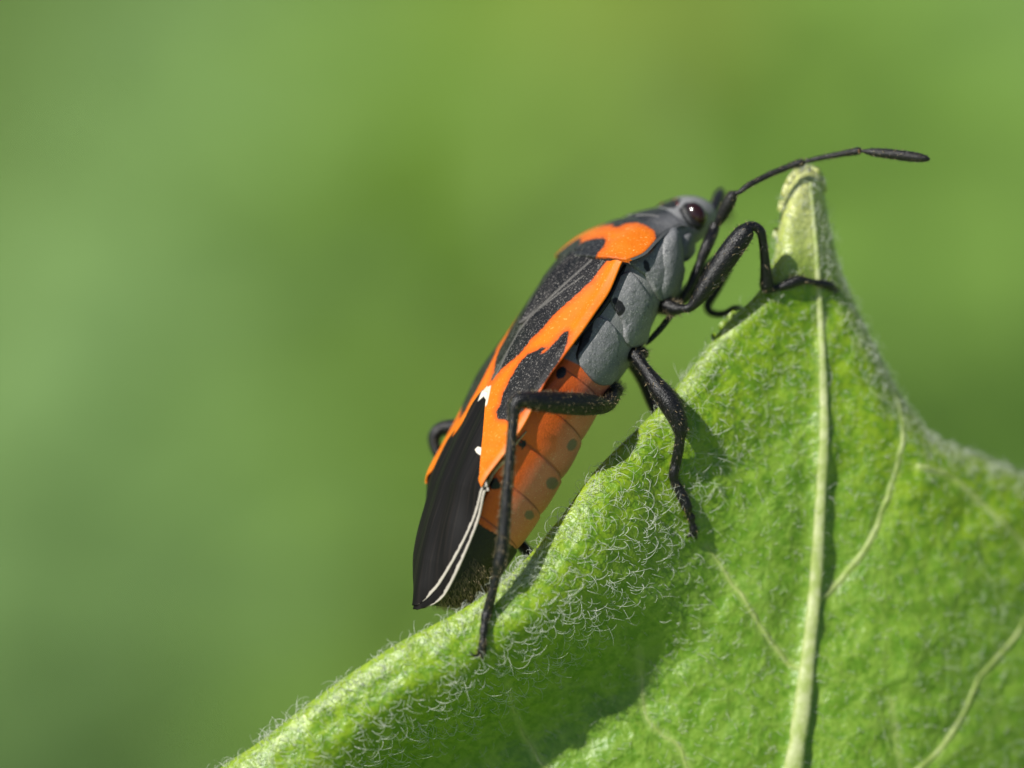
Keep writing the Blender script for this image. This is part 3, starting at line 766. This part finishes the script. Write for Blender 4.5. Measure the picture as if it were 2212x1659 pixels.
plate('middle_side_plate', Z(1, [(100, 890), (175, 842), (225, 868), (290, 960), (338, 1030), (336, 1100), (322, 1200), (296, 1300), (250, 1322), (190, 1330), (150, 1270), (135, 1170), (85, 1090), (55, 1020), (60, 950)]), 5.5,
      [Z(11, [(150, 340), (200, 305), (280, 370), (320, 450), (300, 500), (235, 560), (215, 510), (185, 440)])])
plate('middle_side_lobe', Z(11, [(320, 660), (420, 570), (510, 530), (560, 640), (575, 760), (555, 830), (480, 910), (390, 955), (330, 900), (300, 780)]), 7.0)
plate('hind_side_plate', Z(2, [(1205, 150), (1235, 60), (1290, -10), (1340, -60), (1420, -30), (1475, 30), (1500, 130), (1485, 200), (1492, 290), (1485, 350), (1440, 402), (1385, 418), (1320, 395), (1255, 325), (1210, 265), (1192, 210)]), 6.0,
      [Z(9, [(1270, 1160), (1380, 1040), (1500, 880), (1470, 1050), (1420, 1180), (1300, 1330), (1290, 1420), (1260, 1300)])])  # black patch paints the wing edge's cast shadow onto this plate
# raised dark strip along the forewing edge and pale margin of the abdomen
edge_line = np.array([(*hit(x, y)[0],) for x, y in crom(Z(9, [(1900, 190), (1830, 330), (1720, 560), (1600, 740), (1480, 900), (1330, 1080), (1265, 1200)]), 50)])
for side in (1, -1):
    Q = edge_line + np.array([0, 0, 1.0]); Q = Q if side > 0 else mirror(Q)
    V_, F_ = tube_geo(Q, np.r_[np.linspace(3, 7, 10), np.full(30, 7.0), np.linspace(7, 3, 10)], 8)
    mesh_obj('wing_edge_strip', V_, F_, M_LEG, bug, closed=True)
marg = np.array([(*hit(x, y)[0],) for x, y in crom(Z(2, [(860, 720), (790, 800), (730, 890), (650, 985), (590, 1090), (560, 1160), (535, 1230), (515, 1310)]), 50)])
for side in (1, -1):
    Q = marg + np.array([0, 0, 1.0]); Q = Q if side > 0 else mirror(Q)
    V_, F_ = tube_geo(Q, np.r_[np.linspace(1.5, 4.5, 15), np.linspace(4.5, 6.5, 25), np.linspace(6, 2, 10)], 8)
    o = mesh_obj('abdomen_margin', V_, F_, M_PALE, bug, closed=True); o['label'] = 'pale cream rim of the abdomen'

# --- eyes
(ex, ey), = Z(4, [(862, 868)])
ep, en = hit(ex, ey)
for side in (1, -1):
    bm = bmesh.new(); bmesh.ops.create_uvsphere(bm, u_segments=40, v_segments=24, radius=1)
    E = np.array([v.co[:] for v in bm.verts]); fs = [[v.index for v in f_.verts] for f_ in bm.faces]; bm.free()
    t1 = np.array([.52, .85, -.1]); t1 = t1 - en * t1.dot(en); t1 /= np.linalg.norm(t1); t2 = np.cross(en, t1)
    P = ep - en * 4 + E[:, :1] * t1 * 29 + E[:, 1:2] * t2 * 21.5 + E[:, 2:3] * en * 21
    rg = ep - en * 3 + E[:, :1] * t1 * 33 + E[:, 1:2] * t2 * 27 + E[:, 2:3] * en * 13 + np.array([-6, 4, 0])
    if side < 0: P, rg = mirror(P), mirror(rg)
    eo = mesh_obj('eye', P, fs, M_EYE, bug, closed=True); eo['label'] = 'glossy dark red compound eye'
    mesh_obj('eye_rim', rg, fs, M_EYERING, bug, eo, closed=True)
    (ox, oy), = Z(4, [(520, 705)]); op, on_ = hit(ox, oy)
    O = op + E * 3.2
    mesh_obj('ocellus', O if side > 0 else mirror(O), fs, M_OCEL, bug, closed=True)

# --- limbs
def limb(name, ctrl, n=150, sides=16, squash=1.0, setae=500, mat=M_LEG, seta_len=(5, 11), claws=None, spurs=0, label=None, gold=.2):
    """ctrl rows: x, y, c, radius"""
    Q = crom(ctrl, n); V_, F_ = tube_geo(Q[:, :3], np.maximum(Q[:, 3], 1.0), sides, squash)
    o = mesh_obj(name, V_, F_, mat, bug, closed=True)
    if label: o['label'] = label
    if setae:
        for frac, m_ in ((gold, M_SETA), (1 - gold, M_SETAD if mat is not M_ANT else M_SETAD)):
            k_ = int(setae * frac)
            if k_ < 4: continue
            b_, n_ = sample_faces(V_, [f_ for f_ in F_ if len(f_) == 4], k_)
            ctr = Q[np.argmin(((b_[:, None, :] - Q[None, :, :3])**2).sum(2), axis=1), :3]
            n_ = b_ - ctr; n_ /= np.linalg.norm(n_, axis=1)[:, None] + 1e-9
            ti = np.argmin(((b_[:, None, :] - Q[None, :, :3])**2).sum(2), axis=1)
            tg_ = np.gradient(Q[:, :3], axis=0)[ti]; tg_ /= np.linalg.norm(tg_, axis=1)[:, None] + 1e-9
            hV, hF = hairs_geo(b_, n_ * .75 + tg_ * .65, rng.uniform(*seta_len, k_), rng.uniform(.35, .6, k_), .5, segs=2)
            tag(mesh_obj('bristles', hV, hF, m_, bug, o), 'short fine bristles', kind='stuff')
    if claws:
        for cl in claws:
            Cq = crom(cl, 14); cV, cF = tube_geo(Cq[:, :3], np.maximum(Cq[:, 3], .5), 8)
            mesh_obj('claw', cV, cF, mat, bug, o, closed=True)
    return o
def zc(k, rows):
    s_ = {1: .3418, 2: .3174, 3: .3418, 11: .16276}[k]
    return [(*Z(k, [r[:2]])[0], r[2], r[3] * s_) for r in rows]
lc = lambda x, y, d=6: float(leaf_c(x, y)[0] + d)
def zl(k, x, y, d, r):
    (a, b), = Z(k, [(x, y)]); s_ = {1: .3418, 2: .3174, 3: .3418}[k]; return (a, b, lc(a, b, d), r * s_)

LEAF_OUT = np.vstack([SLs[::5], SRs[::5]])
def clear(ctrl):
    """keep the lower leg on top of the leaf face where it crosses it"""
    out = []
    for i, (x, y, c, r) in enumerate(ctrl):
        if i > 6 and poly_sdf([(x, y)], LEAF_OUT)[0] < -8: c = max(c, float(leaf_c(x, y)[0]) + .75 * r)
        out.append((x, y, c, r))
    return out
# hip joints under the side plates
for rows, nm in ((zc(1, [(330, 1020, -110, 30), (365, 1050, -88, 44), (420, 1066, -72, 50), (475, 1078, -62, 40), (515, 1082, -56, 24)]), 'front'),
                 (zc(2, [(1470, 165, -92, 40), (1520, 190, -66, 58), (1580, 190, -52, 62), (1640, 190, -50, 52), (1680, 195, -58, 30)]), 'middle'),
                 (zc(2, [(1290, 420, -76, 40), (1350, 430, -52, 66), (1420, 440, -34, 74), (1470, 440, -40, 56), (1495, 430, -55, 26)]), 'hind')):
    limb('coxa', rows, 50, 18, setae=420, seta_len=(7, 17), gold=.75, label=nm + ' hip joint, black with golden hairs')
# right front leg
ctrl = zc(1, [(400, 1000, -90, 40), (430, 1055, -62, 46), (480, 1080, -48, 40), (520, 1080, -42, 28), (560, 1078, -39, 27), (600, 1045, -36, 36), (660, 960, -32, 54), (740, 845, -30, 68), (810, 745, -28, 72), (880, 650, -28, 68), (925, 592, -28, 58), (948, 566, -30, 38),
              (982, 562, -34, 31), (1018, 590, -38, 30), (1032, 640, -44, 28), (1048, 760, -62, 30), (1058, 870, -80, 37), (1064, 938, -92, 44), (1078, 955, -97, 30)]) + \
    [(*Z(1, [(1120, 950)])[0], -102, 7), (*Z(1, [(1190, 928)])[0], -106, 10.5), (*Z(1, [(1270, 900)])[0], -112, 11.5), (*Z(1, [(1325, 902)])[0], -117, 7.0), zl(1, 1375, 912, 13, 21), zl(1, 1440, 924, 10, 28), zl(1, 1482, 936, 8, 26), zl(1, 1495, 955, 6, 16)]
a_, b_ = Z(1, [(1492, 945), (1500, 990)])
limb('leg', clear(ctrl), 230, 18, setae=900, label='front leg with thick black thigh, foot on the leaf',
     claws=[[(*a_, lc(*a_, 6), 3.2), (a_[0] + 7, a_[1] + 8, lc(a_[0] + 7, a_[1] + 8, 7), 2.6), (*b_, lc(*b_, 1), 1.0)], [(*a_, lc(*a_, 6), 3.2), (a_[0] + 11, a_[1] + 2, lc(a_[0] + 11, a_[1] + 2, 7), 2.4), (a_[0] + 15, a_[1] + 10, lc(a_[0] + 15, a_[1] + 10, 1), 1)]])
# right middle leg
ctrl = zc(2, [(1500, 130, -78, 50), (1540, 185, -50, 52), (1600, 205, -26, 52), (1630, 245, -16, 46), (1660, 290, -4, 42), (1700, 345, 4, 48), (1750, 420, 12, 64), (1805, 490, 18, 74), (1850, 560, 20, 76), (1882, 630, 20, 66), (1900, 685, 18, 57), (1908, 722, 16, 50),
              (1905, 765, 12, 36), (1895, 850, 0, 36), (1878, 940, -20, 36), (1864, 1010, -38, 34), (1868, 1060, -50, 30)]) + \
    [(*Z(2, [(1895, 1110)])[0], -62, 10.5), (*Z(2, [(1930, 1180)])[0], -78, 12), zl(2, 1958, 1245, 14, 36), zl(2, 1968, 1280, 12, 22), zl(2, 1985, 1315, 10, 30), zl(2, 1992, 1348, 9, 20), zl(2, 2002, 1395, 8, 29), zl(2, 2004, 1425, 7, 24), zl(2, 1998, 1440, 5, 14)]
a_, = Z(2, [(2000, 1430)])
limb('leg', clear(ctrl), 230, 18, setae=900, label='middle leg planted on the leaf face',
     claws=[[(*a_, lc(*a_, 6), 3.2), (a_[0] - 9, a_[1] + 3, lc(a_[0] - 9, a_[1] + 3, 7), 2.6), (a_[0] - 14, a_[1] + 8, lc(a_[0] - 14, a_[1] + 8, 1), 1)], [(*a_, lc(*a_, 6), 3), (a_[0] + 7, a_[1] + 4, lc(a_[0] + 7, a_[1] + 4, 7), 2.4), (a_[0] + 8, a_[1] + 11, lc(a_[0] + 8, a_[1] + 11, 1), 1)]])
# right hind leg
ctrl = zc(2, [(1370, 400, -72, 60), (1420, 440, -42, 68), (1440, 490, -12, 58), (1420, 530, 14, 50), (1390, 548, 32, 52), (1330, 545, 62, 66), (1230, 538, 98, 76), (1130, 532, 128, 77), (1020, 525, 156, 73), (920, 516, 176, 66), (850, 510, 186, 56), (805, 516, 192, 50), (782, 550, 194, 46),
              (774, 610, 194, 39), (766, 700, 194, 35), (750, 880, 194, 35), (728, 1120, 192, 38), (712, 1340, 188, 42)]) + \
    [(*Z(3, [(803, 470)])[0], 182, 14), (*Z(3, [(788, 560)])[0], 176, 15), (*Z(3, [(772, 612)])[0], 170, 10), (*Z(3, [(755, 680)])[0], 163, 9.5), (*Z(3, [(735, 760)])[0], 156, 10)] + \
    [zl(3, 712, 850, 13, 30), zl(3, 702, 885, 12, 32), zl(3, 694, 925, 11, 24), zl(3, 688, 975, 10, 27), zl(3, 685, 1005, 10, 21), zl(3, 682, 1060, 9, 27), zl(3, 676, 1110, 7, 28), zl(3, 672, 1128, 5, 16)]
a_, = Z(3, [(665, 1118)])
limb('leg', clear(ctrl), 280, 18, setae=1300, label='long hind leg crossing in front of the abdomen', gold=.6,
     claws=[[(*a_, lc(*a_, 7), 3.4), (a_[0] - 9, a_[1] + 3, lc(a_[0] - 9, a_[1] + 3, 9), 2.6), (a_[0] - 16, a_[1] + 1, lc(a_[0] - 16, a_[1] + 1, 8), 2), (a_[0] - 21, a_[1] - 6, lc(a_[0] - 21, a_[1] - 6, 6), 1)],
            [(*a_, lc(*a_, 6), 3), (a_[0] + 6, a_[1] + 6, lc(a_[0] + 6, a_[1] + 6, 6), 2.4), (a_[0] + 5, a_[1] + 13, lc(a_[0] + 5, a_[1] + 13, 1), 1)]])
# left legs, gripping the far side of the rolled edge
limb('leg', [(1290, 850, -110, 18), (1240, 880, -150, 20), (1150, 915, -190, 24), (1050, 930, -205, 23), (985, 925, -205, 20), (950, 928, -205, 15.5), (936, 945, -205, 14.5), (940, 972, -202, 12.5), (960, 1005, -195, 12), (1010, 1070, -178, 12), (1070, 1130, -155, 12), (1110, 1164, -138, 12.5), (1135, 1190, -126, 13), (1158, 1220, -112, 11), (1180, 1262, -98, 9), (1200, 1300, -95, 7)], 190, 16, setae=500, label='far hind leg, knee showing beyond the wing tip')
limb('leg', [(1345, 745, -120, 17), (1372, 785, -150, 16), (1392, 820, -165, 14), (1408, 860, -170, 13), (1428, 905, -165, 12), (1452, 945, -160, 9), (1475, 985, -160, 8), (1500, 1020, -165, 7)], 110, 14, setae=250, label='far middle leg behind the leaf edge')
limb('leg', [(1425, 640, -135, 15), (1448, 660, -165, 13), (1480, 640, -195, 15), (1530, 590, -225, 20), (1568, 562, -235, 18), (1580, 572, -238, 11), (1572, 592, -238, 10), (1552, 628, -240, 10), (1536, 654, -240, 10), (1538, 668, -238, 9), (1552, 676, -232, 8), (1572, 675, -225, 7.5), (1592, 664, -215, 7), (1606, 662, -205, 5)], 170, 14, setae=250, label='far front leg hooked round the leaf edge')

# --- antennae
ctrl = zc(1, [(752, 540, -105, 24), (775, 500, -98, 34), (800, 450, -90, 40), (826, 398, -82, 41), (848, 360, -76, 33), (870, 346, -73, 15), (890, 340, -70, 15), (930, 308, -68, 18), (1000, 268, -78, 19), (1100, 220, -90, 20), (1200, 178, -100, 21), (1265, 155, -104, 26), (1292, 150, -105, 24), (1306, 146, -105, 13), (1325, 140, -105, 15), (1420, 118, -100, 18), (1540, 96, -84, 20), (1625, 82, -64, 25), (1648, 78, -62, 23),
              (1662, 80, -60, 11), (1680, 82, -58, 14), (1730, 88, -55, 26), (1800, 95, -50, 31), (1900, 108, -42, 33), (1990, 120, -36, 32), (2060, 130, -32, 22), (2090, 135, -30, 7)])
limb('antenna', ctrl, 260, 14, setae=1100, mat=M_ANT, seta_len=(3, 7), label='near antenna reaching past the leaf tip')
for i_ in (12, 18):
    x, y, c, r = ctrl[i_]
    V_, F_ = tube_geo([(x - 4, y + 1.6, c - .6), (x - 2, y + .8, c - .3), (x, y, c), (x + 3, y - 1, c + .4)], [r * .9, r * 1.06, r * 1.02, r * .6], 14)
    o = mesh_obj('antenna_joint', V_, F_, simple('amber_joint_%d' % i_, (0.16, 0.08, 0.03), .35), bug, closed=True)
limb('antenna', [(1536, 464, -190, 10), (1550, 440, -230, 12), (1562, 414, -275, 12), (1567, 404, -300, 6), (1573, 410, -360, 6), (1584, 432, -480, 7), (1592, 446, -620, 7), (1597, 455, -760, 9), (1600, 460, -900, 8)], 110, 12, setae=150, mat=M_ANT, seta_len=(3, 7), label='far antenna pointing away')
# --- beak
limb('beak', zc(1, [(745, 530, -140, 30), (725, 590, -138, 38), (690, 670, -110, 38), (655, 750, -108, 34), (640, 785, -107, 26), (615, 850, -105, 30), (580, 930, -103, 27), (545, 990, -102, 22), (500, 1060, -100, 20), (450, 1128, -98, 20), (390, 1205, -96, 20), (330, 1270, -94, 17), (295, 1308, -92, 8)]), 120, 12, setae=160, label='black jointed beak folded under the body')

# --- short golden hairs on the black tail and the coxae
keep = [f_ for f_ in grid_faces(nS, nA, True) if BP[f_[0], 2] > -60 and uu.ravel()[f_[0]] < 150 and uu.ravel()[f_[0]] > 34 and ww.ravel()[f_[0]] < -35]
b_, n_ = sample_faces(BP, keep, 1500)
cen = B2P(P2B(b_)[0], 0, 10); n_ = b_ - cen; n_ /= np.linalg.norm(n_, axis=1)[:, None]
hV, hF = hairs_geo(b_, n_ * .7 - AX * .7, rng.uniform(7, 16, 1500), rng.uniform(.35, .6, 1500), .5, segs=2)
tag(mesh_obj('tail_bristles', hV, hF, M_SETA, bug, body), 'fine golden hairs on the tail', kind='stuff')

# ================================================================ BACKGROUND
g = 12000
ground = mesh_obj('ground', [(-g, -g, 0), (g, -g, 0), (g, g, 0), (-g, g, 0)], [(0, 1, 2, 3)], M_GROUND, world_space=True)
tag(ground, kind='structure')

def grass(name, n, x0, x1, y0, y1, hmin, hmax, mat, label):
    bx = rng.uniform(x0, x1, n); by = rng.uniform(y0, y1, n); h = rng.uniform(hmin, hmax, n); a = rng.uniform(0, 6.28, n); wd_ = rng.uniform(.15, .32, n)
    ln_ = rng.uniform(.1, .6, n) * h; la = rng.uniform(0, 6.28, n)
    V = np.zeros((n, 7, 3)); dx = np.stack([np.cos(a), np.sin(a), 0 * a], 1); lv = np.stack([np.cos(la), np.sin(la), 0 * a], 1)
    base = np.stack([bx, by, 0 * bx - .05], 1)
    for i, (t, w_) in enumerate([(0, 1), (.4, .9), (.75, .6)]):
        c_ = base + lv * (ln_ * t * t)[:, None] + np.array([0, 0, 1]) * (h * t)[:, None]
        V[:, 2 * i] = c_ - dx * (wd_ * w_)[:, None]; V[:, 2 * i + 1] = c_ + dx * (wd_ * w_)[:, None]
    V[:, 6] = base + lv * ln_[:, None] + np.array([0, 0, 1]) * h[:, None]
    f_ = np.array([(0, 1, 3), (0, 3, 2), (2, 3, 5), (2, 5, 4), (4, 5, 6)])
    F = (f_[None] + (np.arange(n) * 7)[:, None, None]).reshape(-1, 3)
    o = mesh_obj(name, V.reshape(-1, 3), F, mat, world_space=True)
    return tag(o, label, 'grass', kind='stuff')
grass('grass', 26000, -60, 60, 15, 190, 4, 13, V_GRASS, 'soft blurred green meadow grass behind the leaf')

def leaf_geo(length, width, bend, fold):
    nu, nv_ = 12, 7; t = np.linspace(0, 1, nu); k_ = np.linspace(-1, 1, nv_)
    w_ = width * np.sin(np.pi * np.clip(t, 0, 1)**.75)**.9
    Xx = np.repeat((length * t * (1 - .15 * bend * t))[:, None], nv_, 1); Yy = w_[:, None] * k_[None]
    Zz = -bend * length * (t**2)[:, None] * .5 + fold * np.abs(Yy)
    return np.stack([Xx, Yy, Zz], -1).reshape(-1, 3), grid_faces(nu, nv_)
LG = []
for b_ in (.3, .7, 1.1):
    v_, f_ = leaf_geo(1, .28, b_, .35); LG.append((v_, f_))
pmesh = {}
def bg_plant(px, py, depth, n, size, mat, label, lean=0.0):
    """a leafy stem whose crown stands at the place seen at (px,py), `depth` units behind the bug"""
    k_ = (DIST + depth) / DIST
    top = CTR + FWD * depth + RGT * (px - 1106) / 1000 * k_ + UPV * (829.5 - py) / 1000 * k_
    root = empty('background_plant', (top[0] - lean, top[1], 0))
    tag(root, label, 'plant', 'leafy plants standing behind the hairy leaf')
    hgt = top[2] + size * .6
    ts = np.linspace(0, 1, 14); path = np.stack([-0 + lean * ts**2 * 1.0 + top[0] - lean, 0 * ts + top[1], -.3 + (hgt + .3) * ts], 1)
    V_, F_ = tube_geo(path, np.linspace(.35, .1, 14), 8); mesh_obj('stem', V_, F_, V_STEM, root, closed=True, world_space=True)
    for i in range(n):
        t = 1 - (i / n)**1.2 * min(.9, 3.2 * size / hgt); a = i * 2.4 + random.random() * .5; key = (i % 3, mat.name)
        if key not in pmesh:
            v_, f_ = LG[i % 3]; me_ = bpy.data.meshes.new('leaf'); me_.from_pydata(v_.tolist(), [], f_.tolist()); me_.polygons.foreach_set('use_smooth', [True] * len(me_.polygons)); me_.materials.append(mat); pmesh[key] = me_
        o = bpy.data.objects.new('leaf', pmesh[key]); COL.objects.link(o); o.parent = root
        o.location = (lean * t * t, 0, hgt * t); s_ = size * random.uniform(.75, 1.15) * (.6 + .4 * min(1, i / 5)); o.scale = (s_, s_, s_)
        o.rotation_euler = (random.uniform(-.3, .3), -random.uniform(.1, .8), a)
bg_plant(1330, 100, 62, 22, 4.6, V_OLIVE, 'blurred yellowish olive plant behind the bug')
bg_plant(1010, 420, 52, 18, 3.8, V_DEEP, 'blurred dark olive-green plant behind the wings', .6)
bg_plant(470, 760, 58, 22, 4.4, V_GREY, 'blurred pale grey-green plant on the open side of the leaf')
bg_plant(1900, 230, 70, 22, 4.6, V_MID, 'blurred fresh green plant beyond the leaf tip')
bg_plant(2190, 420, 85, 18, 4.6, V_GREY, 'blurred grey-green plant beyond the antenna end', -.5)
bg_plant(1560, 560, 60, 16, 3.6, V_DEEP, 'blurred deep green plant between bug and leaf tip')
bg_plant(2090, 700, 46, 18, 3.8, V_MID, 'blurred pale green plant over the far side of the leaf')
bg_plant(160, 1330, 72, 26, 4.8, V_GREY, 'blurred low grey-green plant below the wing tip', .5)
